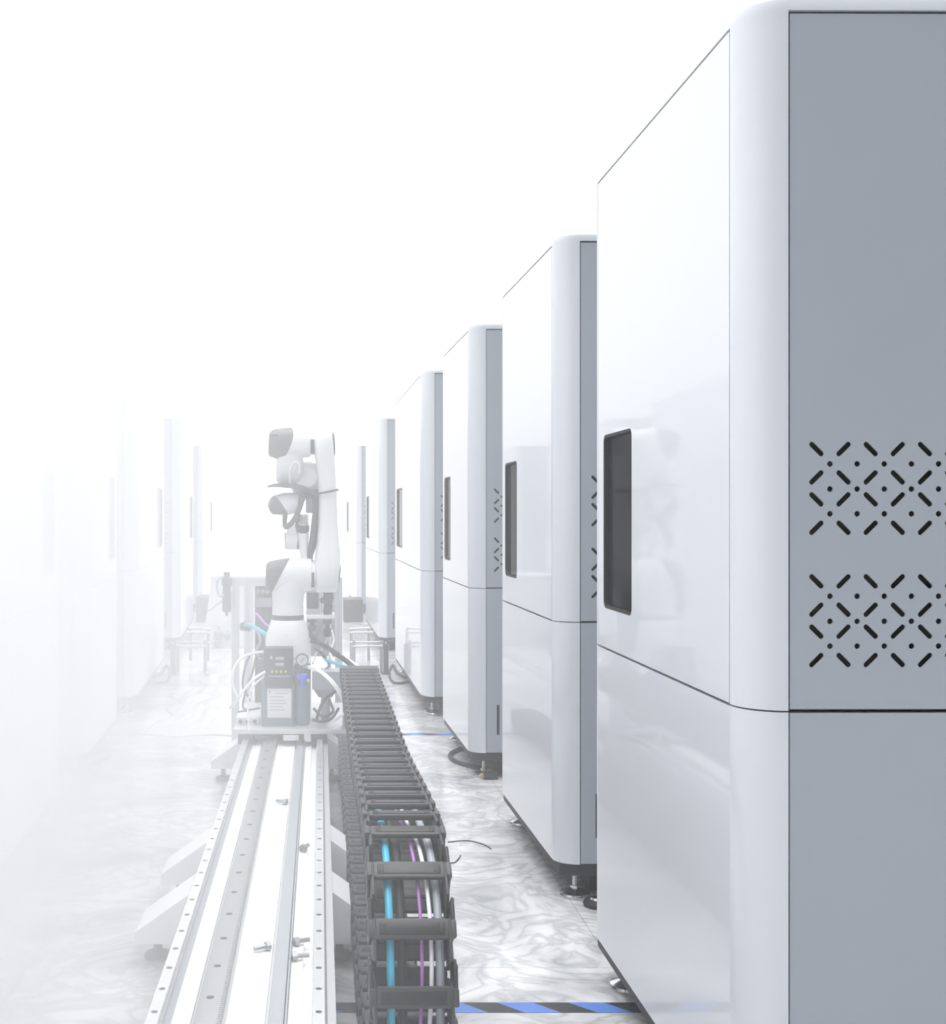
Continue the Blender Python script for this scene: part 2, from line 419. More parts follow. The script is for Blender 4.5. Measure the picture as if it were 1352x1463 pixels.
# loose fasteners on the bed
def bolt(p, az, s, label):
    b = MB(); d = Vector((math.cos(az), math.sin(az), 0))
    b.cyl((0, 0, s*.5), Vector((0, 0, s*.5))+d*s*.55, s*.5, 0, 6)
    b.cyl(Vector((0, 0, s*.5))+d*s*.55, Vector((0, 0, s*.42))+d*s*1.9, s*.26, 0, 10)
    o = b.build('hex_bolt', M_rack); o.location = p; tag(o, label, 'bolt', 'loose bolts on the track')
    return o
for px, py, az, s, lab in ((410, 1150, 2.6, .017, 'loose bolt lying farthest up the white track bed'),
                           (432, 1218, 1.2, .018, 'loose bolt beside the grey cover strip halfway down the track'),
                           (386, 1357, 3.6, .016, 'loose bolt lying left of the grey cover strip on the white bed'),
                           (420, 1352, .5, .016, 'upper loose bolt of the pair right of the grey cover strip'),
                           (417, 1373, .3, .016, 'lower loose bolt of the pair right of the grey cover strip')):
    z = .2147 if px in (410, 386) else .2127; s *= 1.35
    bolt(onfloor(px, py, z), az, s, lab)

# ------------------------------------------------------------------ cable chain
CX0, CWD = .088, .160
NEAR, CZ, RC, FAR = 2.40, .312, .258, 5.06
up_len = FAR-NEAR
def path(s):
    """centre line by arc length, from the carriage towards the viewer, round the bend and back along the floor: (Y, z, tangent angle)"""
    if s < up_len:
        y = FAR-s; k = max(0, 1-(y-NEAR)/1.0)
        z = CZ+RC-.042*(1-k*k*(3-2*k)); return y, z, PI
    s2 = s-up_len; bl = PI*RC
    if s2 < bl:
        a = s2/RC; return NEAR-RC*math.sin(a), CZ+RC*math.cos(a), PI+a
    s3 = s2-bl; return NEAR+s3, CZ-RC, 2*PI
chain = thing('cable_chain', 'dark grey plastic cable chain looping beside the linear track', 'cable chain', (0, 0, 0))
b = MB()
P = .1
for x, sgn in ((0, 1), (CWD, -1)):
    b.box(x, x+sgn*.007, -.012, .058, -.040, .040, 0, bev=.004)
    b.box(x+sgn*.007, x+sgn*.014, -.058, .020, -.040, .040, 1, bev=.004)
    b.box(x-sgn*.001, x+sgn*.010, -.016, .016, .028, .0435, 1, bev=.003)
    b.cyl((x-sgn*.001, .045, .0), (x+sgn*.007, .045, .0), .014, 1, 14)
    b.box(x-sgn*.0015, x, .005, .03, -.030, -.012, 2)
for z0, z1 in ((.030, .042), (-.042, -.030)):
    hw = .019 if z0 > 0 else .040
    b.box(.012, CWD-.012, -hw, hw, z0, z1, 1, bev=.004)
    b.box(.020, CWD-.020, -.012, .012, z0-.002, z1+.002, 0, bev=.002)
    for x in (.022, CWD-.032): b.box(x, x+.010, -.009, .009, z0-.003, z1+.003, 2, bev=.001)
lm = b.build('chain_link', [M_chain, M_chain2, M_black], chain)
P = up_len/26; nL = int((up_len+PI*RC+4.6)/P)
for i in range(nL):
    y, z, a = path((i+.5)*P)
    o = lm if i == 0 else lm.copy()
    if i: COL.objects.link(o); o.parent = chain
    # local y runs along the path, local z points outwards
    ty, tz = math.cos(a), math.sin(a)
    # path travels towards -y on top; rotate about x so +y_local -> -tangent keeps outer side up
    o.matrix_local = Matrix.Translation((CX0, y, z)) @ Matrix.Rotation(a-PI, 4, 'X')
b = MB(); b.box(CX0-.004, CX0+CWD+.004, FAR-.02, FAR+.09, .515, .575, bev=.004); b.build('end_bracket', M_dark, chain)
def run(name, label, cat, dx, off, r, m, s0, s1, wob=.0, grp=None):
    pts = []; n = 60
    for i in range(n+1):
        s = s0+(s1-s0)*i/n; y, z, a = path(s)
        oy, oz = math.sin(a-PI)*0, 0
        ny, nz = -math.sin(a-PI), math.cos(a-PI)
        pts.append((CX0+dx+wob*math.sin(s*7), y+ny*off, z+nz*off))
    b = MB(); b.tube(pts, r, 0, 10, 2); o = b.build(name, m)
    return tag(o, label, cat, grp)
S1 = up_len+PI*RC+.3
run('air_hose', 'cyan air hose running inside the dark cable chain', 'hose', .040, .012, .0075, M_cyan, .1, S1)
run('cable', 'lilac cable seen through the openings of the cable chain', 'cable', .088, .016, .0032, M_lilac, .1, S1, .010)
run('cable', 'thin white cable inside the cable chain beside the lilac one', 'cable', .104, .012, .004, M_white, .1, S1, .012)
run('cable', 'thick black cable inside the cable chain beside the cyan hose', 'cable', .060, .004, .009, M_rubber, .1, S1, .002)
run('cable', 'grey cable along the right edge inside the cable chain', 'cable', .128, .002, .008, M_gsheet, .1, S1, .004)

# ------------------------------------------------------------------ carriage on the rails
CY = 5.20
carr = thing('carriage', 'grey metal carriage plate sliding on the track under the robot', 'carriage', (0, 0, 0))
b = MB(); b.box(-.386, .122, CY, 5.95, .264, .286, bev=.003); b.build('plate', M_alu, carr)
for x in (-.3315, -.0035):
    for y in (CY+.02, 5.72):
        b = MB(); b.box(x-.034, x+.034, y, y+.13, .2412, .2645, bev=.003)
        b.box(x-.034, x-.0145, y, y+.13, .215, .243); b.box(x+.0145, x+.034, y, y+.13, .215, .243); b.build('bearing_block', M_dark, carr)
b = MB(); b.box(-.29, -.05, CY+.03, CY+.10, .238, .2645); b.build('front_wiper', M_dark, carr)
b = MB(); b.box(-.165, -.095, CY-.022, CY-.001, .240, .262, bev=.002); b.build('stop_block', M_alu, carr)
b = MB(); b.box(-.072, -.042, CY-.024, CY-.001, .236, .290, bev=.002); b.cyl((-.057, CY-.027, .272), (-.057, CY-.02, .272), .006, 0, 12); b.build('sensor_bracket', M_alu, carr)
b = MB(); b.box(.100, .121, 5.205, 5.32, .2865, .53); b.build('chain_arm', M_gsheet, carr)
b = MB(); b.box(-.255, -.045, 5.40, 5.62, .286, .570, bev=.008); b.build('pedestal', M_rob, carr)

# ------------------------------------------------------------------ robot arm
RY = 5.50
def R(px, py, dy=0.0):
    v = at(px, py, RY); return Vector((v.x, RY+dy, v.z))
def ring(pt, pb, d, dy=0.0, n=28, sq=2.4, bow=0.0):
    """closed ring with long axis from pt to pb (photo points in the robot's plane) and half-depth d"""
    A, B = R(*pt), R(*pb); c = (A+B)/2; h = (A-B)/2; out = []
    for k in range(n):
        t = 2*PI*k/n; cs, sn = math.cos(t), math.sin(t)
        u = math.copysign(abs(cs)**(2/sq), cs); v = math.copysign(abs(sn)**(2/sq), sn)
        out.append(c+h*u+Vector((bow*(5.5/FPX)*abs(v)**.8, d*v+dy, 0)))
    return out
robot = thing('robot_arm', 'white six-axis robot arm with grey joint caps standing on the track carriage', 'robot', (0, 0, 0))
u = RY/FPX
bx = R(411.5, 900).x
def vlathe(name, prof, m, parent=robot, mi=None):
    b = MB(); b.lathe([(R(0, py).z, r*u) for py, r in prof], (bx, RY, 0), (0, 0, 1), 0, 36)
    return b.build(name, m, parent)
base = vlathe('base', [(938, 30), (937, 32), (912, 32), (909, 31), (905, 30.5), (886, 24.2), (885, 23.5)], M_rob)
b = MB()
for k in range(6):
    a = PI/6+k*PI/3; c = Vector((bx+28.5*u*math.cos(a), RY+28.5*u*math.sin(a), R(0, 908).z)); b.cyl(c, c+Vector((0, 0, .012)), .007, 0, 8)
b.build('base_bolt', M_steel, base)
vlathe('joint_ring', [(885.2, 22.8), (878, 22.8)], M_dark)
# shoulder: neck flaring into a sideways housing
b = MB()
b.loft([ring((389.5, py), (433.5, py), 22*u) if False else
        [Vector((bx+dx*u+w*u*math.cos(2*PI*k/32), RY+dpt*u*math.sin(2*PI*k/32), R(0, py).z)) for k in range(32)]
        for py, dx, w, dpt in ((878, 0, 22.5, 22.5), (862, 0, 22, 22), (850, .5, 23, 23), (842, 2, 26, 24), (834, 3, 28, 25), (824, 6, 25, 24))])
b.build('neck', M_rob, robot)
b = MB(); b.loft([ring((445.5, 798), (445.5, 842), .072), ring((445, 796.5), (445, 844), .078), ring((430, 796.2), (415, 847), .083), ring((414.5, 797), (388, 848.5), .083)]); b.build('shoulder_housing', M_rob, robot)
b = MB(); b.loft([ring((414.2, 797), (387.8, 848.5), .0835), ring((400, 799), (384, 845), .080), ring((385, 802), (381, 842), .070), ring((381, 806), (379.8, 838), .055)]); b.build('shoulder_cap', M_cap, robot)
b = MB(); b.cyl(R(444, 821), R(451, 821), 20.5*u, 0, 28); jr = b.build('joint_ring', M_rob, robot)
b = MB(); b.box(R(444.6, 0).x, R(449.2, 0).x, RY-.070, RY-.03, R(0, 838).z, R(0, 817).z, bev=.003); b.build('joint_seal', M_dark, jr)
# upper arm
b = MB()
for_rings = []
for py, xl, xr, d in ((611.5, 452, 471, .03), (613, 450, 473.5, .055), (618, 449.2, 475, .075), (630, 449, 476.5, .088), (645, 449.2, 477.5, .085), (658, 450.5, 478.5, .078), (680, 454, 480, .068),
                      (710, 454.6, 481.5, .066), (750, 454.2, 482.5, .068), (775, 452.5, 484.5, .074), (792, 450.5, 486.8, .082), (812, 449.2, 486, .09), (832, 449, 484.5, .085), (841, 449.8, 483.5, .068), (846, 452.5, 480.5, .035)):
    for_rings.append(ring((xr, py), (xl, py), d, sq=3.6, n=36))
b.loft(for_rings); b.build('upper_arm', M_rob, robot, angle=50)
b = MB(); b.loft([ring((474.5, 617), (475, 653), .055), ring((477.5, 619.5), (479, 651), .05), ring((478.2, 625), (479.2, 646), .03)]); b.build('elbow_end_cap', M_cap, robot)
b = MB(); b.loft([ring((483.5, 800), (480.5, 843), .06), ring((486.5, 806), (483.5, 839), .052), ring((487.2, 812), (484.6, 834), .03)]); b.build('shoulder_end_cap', M_cap, robot)
b = MB()
b.tube([R(453.2, 706, -.02), R(454, 706, -.072), R(467, 703.5, -.074), R(481, 700.5, -.070), R(483, 700, -.02)], .0045); b.build('cable_tie', M_dark, robot)
# elbow
b = MB(); b.loft([ring((443.8, 613.5), (443.8, 653), .075), ring((425, 612), (424, 655), .083), ring((410, 611.2), (397, 656), .085, bow=14)]); b.build('elbow_housing', M_rob, robot)
b = MB(); b.loft([ring((410.3, 611), (396.8, 656.3), .0855, bow=14), ring((404, 611.8), (392, 654.5), .083, bow=4), ring((391, 613.5), (386, 652.5), .074), ring((385.5, 618), (383.8, 650), .060)])
b.build('elbow_cap', M_cap, robot)
b = MB(); b.box(R(386, 0).x, R(398.5, 0).x, RY-.0905, RY-.078, R(0, 625).z, R(0, 622).z, bev=.001); b.build('lettering_strip', M_black, robot)
b = MB(); b.cyl(R(443.5, 633), R(450, 633), 17.5*u, 0, 26); jr = b.build('joint_ring', M_rob, robot)
b = MB(); b.box(R(444, 0).x, R(449.2, 0).x, RY-.061, RY-.03, R(0, 648).z, R(0, 629).z, bev=.003); b.build('joint_seal', M_dark, jr)
# forearm folded back under the elbow
b = MB()
b.loft([ring((432, 646), (398, 646), .060, .0), ring((433.5, 658), (395.5, 658), .070, .01), ring((434, 672), (393.5, 674), .075, .03), ring((435, 684), (394, 686), .070, .05), ring((437, 693), (400, 694), .05, .07)])
b.build('forearm', M_rob, robot)
b = MB(); b.lathe([(-.02, .05), (0, .074), (.03, .088), (.09, .090), (.20, .075), (.30, .06), (.31, .03)], R(438, 683, .02), (.12, 1, -.16), 0, 30); b.build('forearm_tube', M_rob, robot)
b = MB(); b.tube([R(414.5, 690, -.030), R(415, 672, -.046), R(421, 662, -.052), R(427, 664, -.048), R(428, 676, -.040)], .006); b.build('forearm_rib', M_rob, robot)
# bent bracket for the dress pack
top = [(383, 694.5), (392, 692), (404, 691.5), (420, 692), (434, 694.5), (446, 699.5), (455, 706)]
b = MB()
fr = [R(x, y, -.09) for x, y in top]; bk = [R(x, y-1, .10) for x, y in top]; th = [2.4, 4, 5.5, 6.5, 8, 8, 6]
b.loft([[fr[i], bk[i], bk[i]-Vector((0, 0, th[i]*u)), fr[i]-Vector((0, 0, th[i]*u))] for i in range(len(top))]); b.build('dress_pack_bracket', M_cap, robot)
# wrist
b = MB(); b.loft([ring((432, 707), (428, 731), .05), ring((424, 703.5), (421, 733.5), .058), ring((405, 704), (415, 735), .060), ring((391, 708.3), (410, 735.5), .060, bow=4)]); b.build('wrist_housing', M_rob, robot)
b = MB(); b.loft([ring((391, 708), (410.2, 735.8), .0605, bow=4), ring((387.5, 711), (402, 735.8), .058), ring((384, 717), (390, 735), .048), ring((383, 722), (386, 731), .035)]); b.build('wrist_cap', M_cap, robot)
b = MB(); b.box(R(437, 0).x, R(447, 0).x, RY+.0, RY+.09, R(0, 733).z, R(0, 704).z, bev=.006); b.build('wrist_link', M_gsheet, robot)
b = MB(); b.cyl(R(408, 772), R(425, 773), 12.5*u, 0, 24, bev=.004); b.box(R(410, 0).x, R(424, 0).x, RY-.03, RY+.03, R(0, 766).z, R(0, 748).z, bev=.008); b.build('flange_housing', M_rob, robot)
b = MB(); b.cyl(R(407.2, 772), R(408.4, 772), 11.5*u, 0, 24); b.cyl(R(424.5, 779), R(428, 779), 6*u, 0, 14); b.build('flange_cap', M_cap, robot)
b = MB(); b.loft([ring((441.5, 762), (424.5, 762), .035, sq=3), ring((441, 775), (426.5, 777), .036, sq=3), ring((440, 797), (429.5, 798), .03, sq=3)]); b.build('tool_arm', M_rob, robot)
b = MB(); b.box(R(428, 0).x, R(441, 0).x, RY-.04, RY+.03, R(0, 751).z, R(0, 735).z, bev=.004)
for x in (429, 433, 437): b.cyl(R(x, 738, -.045), R(x+1, 750, -.045), .006, 0, 8)
b.build('gripper', M_chrome, robot)
b = MB(); b.lathe([(0, .018), (.01, .027), (.035, .027), (.045, .02)], R(434, 762), (0, 0, 1), 0, 20); b.build('gripper_base', M_dark, robot)
def rtube(name, pts, r, m, parent=robot):
    b = MB(); b.tube([R(*p) for p in pts], r); return b.build(name, m, parent)
rtube('cable', [(434, 701, -.06), (433, 712, -.075), (427, 730, -.08), (421, 742, -.08), (413, 751, -.06), (408, 752, -.03), (407, 742, 0), (408, 733, .0)], .012, M_dark)
rtube('cable', [(431, 700, -.04), (428, 720, -.05), (426, 740, -.04), (424, 755, -.02), (425, 764, .0)], .008, M_dark)
rtube('cable', [(450, 700, -.03), (451.5, 720, -.035), (449.5, 745, -.04), (446.5, 770, -.035), (443, 797, -.02), (445, 815, .0)], .014, M_dark)
rtube('cable', [(446, 704, .0), (453, 740, -.01), (450, 770, -.03), (451, 776, -.04), (444, 795, .0)], .009, M_rubber)
rtube('cable', [(437, 700, -.02), (440, 712, -.03), (447, 705, -.03), (453, 704, -.02)], .007, M_rubber)

# ------------------------------------------------------------------ air preparation and control unit on the carriage
unit = thing('control_unit', 'dark pneumatic control unit with gauge and blue knob in front of the robot base', 'control box', (0, 0, 0))
UY = 5.27
def U(px, py, y=UY): return at(px, py, y)
def ubox(b, x0, x1, y0, y1, d0, d1, mi=0, bev=.0):
    A, B = U(x0, y1), U(x1, y0); b.box(A.x, B.x, UY+d0, UY+d1, A.z, B.z, mi, bev); return b
b = MB(); A, B = U(373, 1033), U(419.5, 927)
b.box(A.x, B.x, UY, UY+.10, .2865, U(0, 968).z, bev=.006); b.build('base_block', M_bowl, unit)
b = MB(); ubox(b, 378, 418.5, 926, 981, -.012, .09, bev=.004); pn = b.build('front_panel', M_dark, unit)
b = MB()
for y in (938, 946.5): ubox(b, 394, 406, y, y+4.5, -.0135, -.0115, bev=.0005)
ubox(b, 386, 389.5, 936.5, 941, -.0135, -.0115); ubox(b, 384, 414, 965, 966.4, -.0135, -.0115); b.build('display', M_gsheet, pn)
for x in (389.2, 395.6, 402, 408.4):
    b = MB(); c = U(x, 959); b.cyl((c.x, UY-.0145, c.z), (c.x, UY-.011, c.z), .0062, 0, 12); b.build('key', M_led, pn)
b = MB(); ubox(b, 382, 416.5, 983.5, 1025.5, -.003, .002, bev=.001)
lb = b.build('label_plate', M_wsheet, unit)
b = MB()
for k, y in enumerate((990, 995, 1000, 1004.5, 1009, 1013.5)): ubox(b, 386 if k else 392, 411-(k*5) % 7, y, y+1.1, -.0036, -.0029)
ubox(b, 384, 387, 986, 990.5, -.0036, -.0029); b.build('print_line', M_gsheet, lb)
b = MB(); c = U(432, 1000); b.lathe([(.0, .030), (.015, .034), (.16, .035), (.19, .036)], (c.x, UY+.045, .2868), (0, 0, 1), 0, 26); b.build('filter_bowl', M_bowl, unit)
b = MB(); ubox(b, 419.8, 444, 951, 977.5, .0, .085, bev=.006); b.build('regulator_body', M_dark, unit)
b = MB(); c = U(432.5, 967); b.lathe([(-.035, .013), (-.012, .015), (0, .021), (.004, .0275), (.018, .0275), (.022, .024)], (c.x, UY-.012, c.z-.006), (0, 0, 1), 0, 12); b.build('knob', M_blue, unit)
b = MB(); c = U(432, 942); b.cyl((c.x, UY-.03, c.z), (c.x, UY+.0, c.z), .0285, 0, 28, bev=.003); b.cyl((c.x, UY, c.z), (c.x, UY+.03, c.z-.02), .010, 0, 10); g = b.build('gauge', M_dark, unit)
b = MB(); b.cyl((c.x, UY-.0315, c.z), (c.x, UY-.0295, c.z), .0235, 0, 28); b.build('dial', M_face, g)
b = MB(); b.box(c.x-.014, c.x+.014, UY-.0328, UY-.0318, c.z-.0012, c.z+.0012, rot=Matrix.Rotation(-.8, 3, 'Y')); b.build('needle', M_black, g)
b = MB(); c = U(440.5, 972); b.cyl((c.x, UY-.012, c.z), (c.x, UY+.02, c.z), .008, 0, 8); b.build('port', M_steel, unit)

# sheet metal junction box right of it
b = MB(); A, B = at(446, 985, 5.36), at(494, 960, 5.36)
zt, zb = B.z, A.z
b.loft([[(A.x, 5.36, zt), (B.x, 5.36, zt), (B.x, 5.50, zt), (A.x, 5.50, zt)], [(A.x, 5.36, zt-.05), (B.x, 5.36, zt-.05), (B.x, 5.50, zt-.05), (A.x, 5.50, zt-.05)],
        [(A.x, 5.36, zb), (B.x-.03, 5.36, zb), (B.x-.03, 5.5, zb), (A.x, 5.5, zb)]])
jb = b.build('junction_box', M_gsheet); tag(jb, 'blue grey sheet metal box right of the blue knob beside the cable chain', 'box')
b = MB(); b.loft([[(A.x+.004, 5.40, zb-.001), (B.x-.035, 5.40, zb-.001), (B.x-.035, 5.5, zb-.001), (A.x+.004, 5.5, zb-.001)], [(A.x+.03, 5.42, zb-.045), (B.x-.06, 5.42, zb-.045), (B.x-.06, 5.49, zb-.045), (A.x+.03, 5.49, zb-.045)]]); b.build('funnel', M_rack, jb)
b = MB(); b.box(A.x+.04, B.x-.07, 5.43, 5.48, .2865, zb-.045); b.build('stand', M_rack, jb)

# ------------------------------------------------------------------ hoses and cables round the carriage
def hose(name, pts, r, m, label, cat='hose', grp=None):
    b = MB(); b.tube([at(*p) for p in pts], r, 0, 8, 6); return tag(b.build(name, m), label, cat, grp)
HG = 'air tubes and cables around the carriage'
hose('air_tube', [(434, 952, 5.27), (452, 955, 5.22), (474, 972, 5.18), (488, 992, 5.16), (496, 1010, 5.16), (498, 1019, 5.17), (490, 1021, 5.2), (478, 1029, 5.22)], .0065, M_white, 'thick white air tube arching right from under the gauge to the plate', 'tube', HG)
hose('air_tube', [(440, 954, 5.25), (458, 961, 5.20), (478, 981, 5.16), (490, 1003, 5.15), (495, 1018, 5.16), (484, 1024, 5.2)], .005, M_white, 'inner of the two white air tubes arching right from the gauge', 'tube', HG)
hose('air_tube', [(379, 960, 5.26), (363, 970, 5.22), (349, 986, 5.20), (339, 1000, 5.2), (328, 1012, 5.25)], .0065, M_white, 'white air tube leaving the panel side down to the left', 'tube', HG)
hose('air_tube', [(379, 966, 5.28), (366, 976, 5.26), (357, 990, 5.24), (362, 1003, 5.24), (372, 1010, 5.26)], .005, M_white, 'short white air tube curling beside the left edge of the control unit', 'tube', HG)
hose('air_tube', [(376, 931, 5.45), (356, 935, 5.40), (342, 943, 5.32), (333, 960, 5.28), (333, 980, 5.26), (341, 1000, 5.24)], .006, M_white, 'white air tube making the big arc left of the robot base', 'tube', HG)
hose('air_tube', [(355, 995, 5.22), (354, 1015, 5.19), (355, 1035, 5.17), (356, 1044, 5.16)], .004, M_white, 'thin white air tube hanging straight down over the plate edge', 'tube', HG)
hose('cable', [(357, 935, 5.44), (350, 955, 5.40), (347, 980, 5.36), (356, 997, 5.34), (371, 1009, 5.34)], .005, M_dark, 'dark cable bowing left behind the white tubes', 'cable', HG)
hose('cable', [(365, 940, 5.46), (361, 960, 5.42), (352, 985, 5.40), (348, 1012, 5.38), (372, 1012, 5.36)], .0045, M_dark, 'dark cable dropping behind the control unit onto the plate', 'cable', HG)
hose('cable', [(340, 1017, 5.32), (355, 1015, 5.30), (372, 1011, 5.32)], .004, M_dark, 'dark cable lying flat on the left end of the plate', 'cable', HG)
hose('power_cable', [(442, 905, 5.5), (455, 917, 5.46), (475, 930, 5.36), (497, 946, 5.24), (512, 960, 5.12)], .012, M_rubber, 'thick black cable sloping from the robot base to the cable chain', 'cable', HG)
hose('power_cable', [(443, 916, 5.5), (462, 921, 5.42), (485, 936, 5.3), (505, 952, 5.18), (516, 961, 5.1)], .009, M_rubber, 'second black cable sloping from the robot base below the thick one', 'cable', HG)
hose('air_hose', [(466, 943, 5.4), (480, 948, 5.3), (494, 953, 5.2), (504, 959, 5.1)], .008, M_cyan, 'cyan hose right of the gauge entering the cable chain')
hose('air_hose', [(351, 893, 6.05), (358, 893, 6.0), (368, 899, 5.8), (381, 907, 5.62)], .011, M_cyan, 'cyan hose left of the robot base coming from a black fitting')
hose('cable', [(366, 876, 6.0), (372, 883, 5.9), (378, 890, 5.8), (385, 896, 5.66)], .006, M_lilac, 'lilac cable behind the left side of the robot base')
hose('conduit', [(486, 936, 5.55), (500, 945, 5.45), (513, 955, 5.35), (522, 962, 5.25)], .010, M_white, 'white conduit sloping down above the start of the cable chain', 'tube')
hose('cable', [(449, 925, 5.55), (462, 935, 5.5), (470, 950, 5.5), (464, 958, 5.45)], .006, M_dark, 'dark cable bending behind the gauge')
for k, (pts, lab) in enumerate((([(452, 1030, 5.3), (458, 1010, 5.32), (466, 998, 5.36), (484, 985, 5.36)], 'black cable rising from the plate to the grey junction box'),
                               ([(448, 1012, 5.28), (462, 1024, 5.26), (476, 1016, 5.26), (470, 1000, 5.33)], 'black cable coiled in front of the junction box stand'),
                               ([(446, 1028, 5.25), (460, 1031, 5.24), (474, 1026, 5.24), (484, 1012, 5.28)], 'black cable lying along the plate right of the filter bowl'))):
    hose('cable', pts, .0065, M_rubber, lab, 'cable', HG)
b = MB(); c = at(353, 895, 6.08); b.lathe([(0, .02), (.02, .024), (.05, .024), (.055, .016)], c-Vector((.03, 0, 0)), (1, -.3, 0), 0, 10)
tag(b.build('hose_fitting', M_dark), 'black fitting on the aluminium post where the cyan hose ends', 'fitting')
# valve stack left on the plate
b = MB(); A = at(337, 1033, 5.30); b.box(A.x, A.x+.105, 5.32, 5.44, .2862, .318, bev=.003)
for k in range(3): b.cyl((A.x+.02+k*.032, 5.315, .300), (A.x+.02+k*.032, 5.33, .300), .009, 1, 10)
tag(b.build('valve_block', [M_wsheet, M_dark]), 'low white valve block on the left end of the carriage plate', 'valve')

# ------------------------------------------------------------------ aluminium frame behind the robot
FY = 6.35
frame = thing('aluminium_frame', 'aluminium profile frame standing behind the robot base', 'frame', (0, 0, 0))
def profile(name, p0, p1, w):
    """slotted square profile between two points along x or z"""
    b = MB(); a, c = Vector(p0), Vector(p1); d = c-a; h = w/2
    g = w*.11
    cs = [(-h, -h), (-g, -h), (-g, -h*.62), (g, -h*.62), (g, -h), (h, -h), (h, -g), (h*.62, -g), (h*.62, g), (h, g), (h, h), (g, h), (g, h*.62), (-g, h*.62), (-g, h), (-h, h), (-h, g), (-h*.62, g), (-h*.62, -g), (-h, -g)]
    if abs(d.z) > abs(d.x): pts = [a+Vector((x, y, 0)) for x, y in cs]
    else: pts = [a+Vector((0, x, y)) for x, y in cs]
    b.prism(pts, d); return b.build(name, M_alu, frame)
def fx(px): return at(px, 0, FY).x
zt = at(0, 825, FY).z
for px in (336.5, 354.5, 484): profile('post', (fx(px), FY, .0), (fx(px), FY, zt-.0 if px == 484 else zt), .040)
profile('crossbar', (fx(336.5)+.021, FY, zt-.022), (fx(484)-.021, FY, zt-.022), .045)
b = MB(); b.box(fx(358.5), fx(361), FY-.03, FY+.03, .35, zt-.05); b.build('edge_strip', M_wsheet, frame)
# equipment inside the frame
b = MB(); b.box(fx(363.5), fx(388), FY+.05, FY+.30, .45, at(0, 838, FY).z, bev=.006)
b.box(fx(363.5), fx(388), FY+.03, FY+.05, at(0, 868, FY).z, at(0, 855, FY).z, 1, bev=.003)
for k in range(3): b.cyl((fx(368+7*k), FY+.03, at(0, 846, FY).z), (fx(368+7*k), FY+.05, at(0, 846, FY).z), .012, 1, 12)
b.box(fx(363.5), fx(388), FY+.05, FY+.29, .0, .45)
tag(b.build('drive_cabinet', [M_dark, M_gsheet]), 'dark drive cabinet inside the aluminium frame left of the robot', 'cabinet')
b = MB(); z = at(0, 884, FY).z; b.box(fx(438), fx(478.3), FY-.02, FY+.2, z, z+.020, bev=.002)
b.box(fx(440), fx(444), FY+.15, FY+.19, 0, z); b.box(fx(470), fx(474), FY+.15, FY+.19, 0, z)
sh = b.build('shelf', M_wsheet); tag(sh, 'white shelf between robot base and right aluminium post', 'shelf')
b = MB(); b.box(fx(438), fx(455), FY+.03, FY+.17, z+.052, at(0, 847, FY).z, 0, bev=.005); b.box(fx(437.5), fx(455.5), FY+.02, FY+.18, z+.0205, z+.0515, 1, bev=.004)
tag(b.build('relay_box', [M_dark, M_gsheet]), 'dark box with blue grey lower half on the shelf right of the robot', 'box')
b = MB()
c = Vector((fx(467), FY+.04, z+.0205)); b.lathe([(0, .03), (.035, .03), (.04, .022), (.06, .022), (.065, .034), (.12, .034), (.13, .02), (.15, .02)], c, (0, 0, 1), 0, 18)
b.cyl(c+Vector((-.03, -.02, .075)), c+Vector((.03, -.05, .10)), .016, 0, 12)
tag(b.build('servo_motor', M_dark), 'round dark motor on the shelf beside the right aluminium post', 'motor')
for k, px in enumerate((458, 461.5)):
    b = MB(); b.cyl((fx(px), FY+.02, z+.0205), (fx(px), FY+.02, at(0, 846, FY).z), .0075, 0, 10); b.cyl((fx(px), FY+.02, z+.0205), (fx(px), FY+.02, z+.035), .0095, 0, 6)
    tag(b.build('threaded_rod', M_chrome), ('left' if k == 0 else 'right')+' one of two bright rods standing on the shelf', 'rod')
for px, w_, h0, h1, lab, nm in ((446, .024, 903, 890, 'stubby dark valve hanging under the left end of the shelf', 'air_valve'), (468, .022, 911, 887, 'dark pneumatic cylinder hanging under the shelf near the post', 'air_cylinder')):
    c = Vector((fx(px), FY+.03, at(0, h0, FY).z)); L_ = z-.0005-c.z
    b = MB(); b.lathe([(0, w_*.6), (.008, w_), (L_*.45, w_), (L_*.5, w_*.55), (L_*.7, w_*.55), (L_*.72, w_*1.1), (L_, w_*1.1)], c, (0, 0, 1), 0, 16); b.build
    tag(b.build(nm, M_dark), lab, 'valve' if nm == 'air_valve' else 'cylinder')
b = MB(); b.box(fx(437), fx(481), FY+.225, FY+.235, at(0, 945, FY).z, at(0, 838, FY).z, bev=.002); b.build('back_panel', M_gpanel, frame)
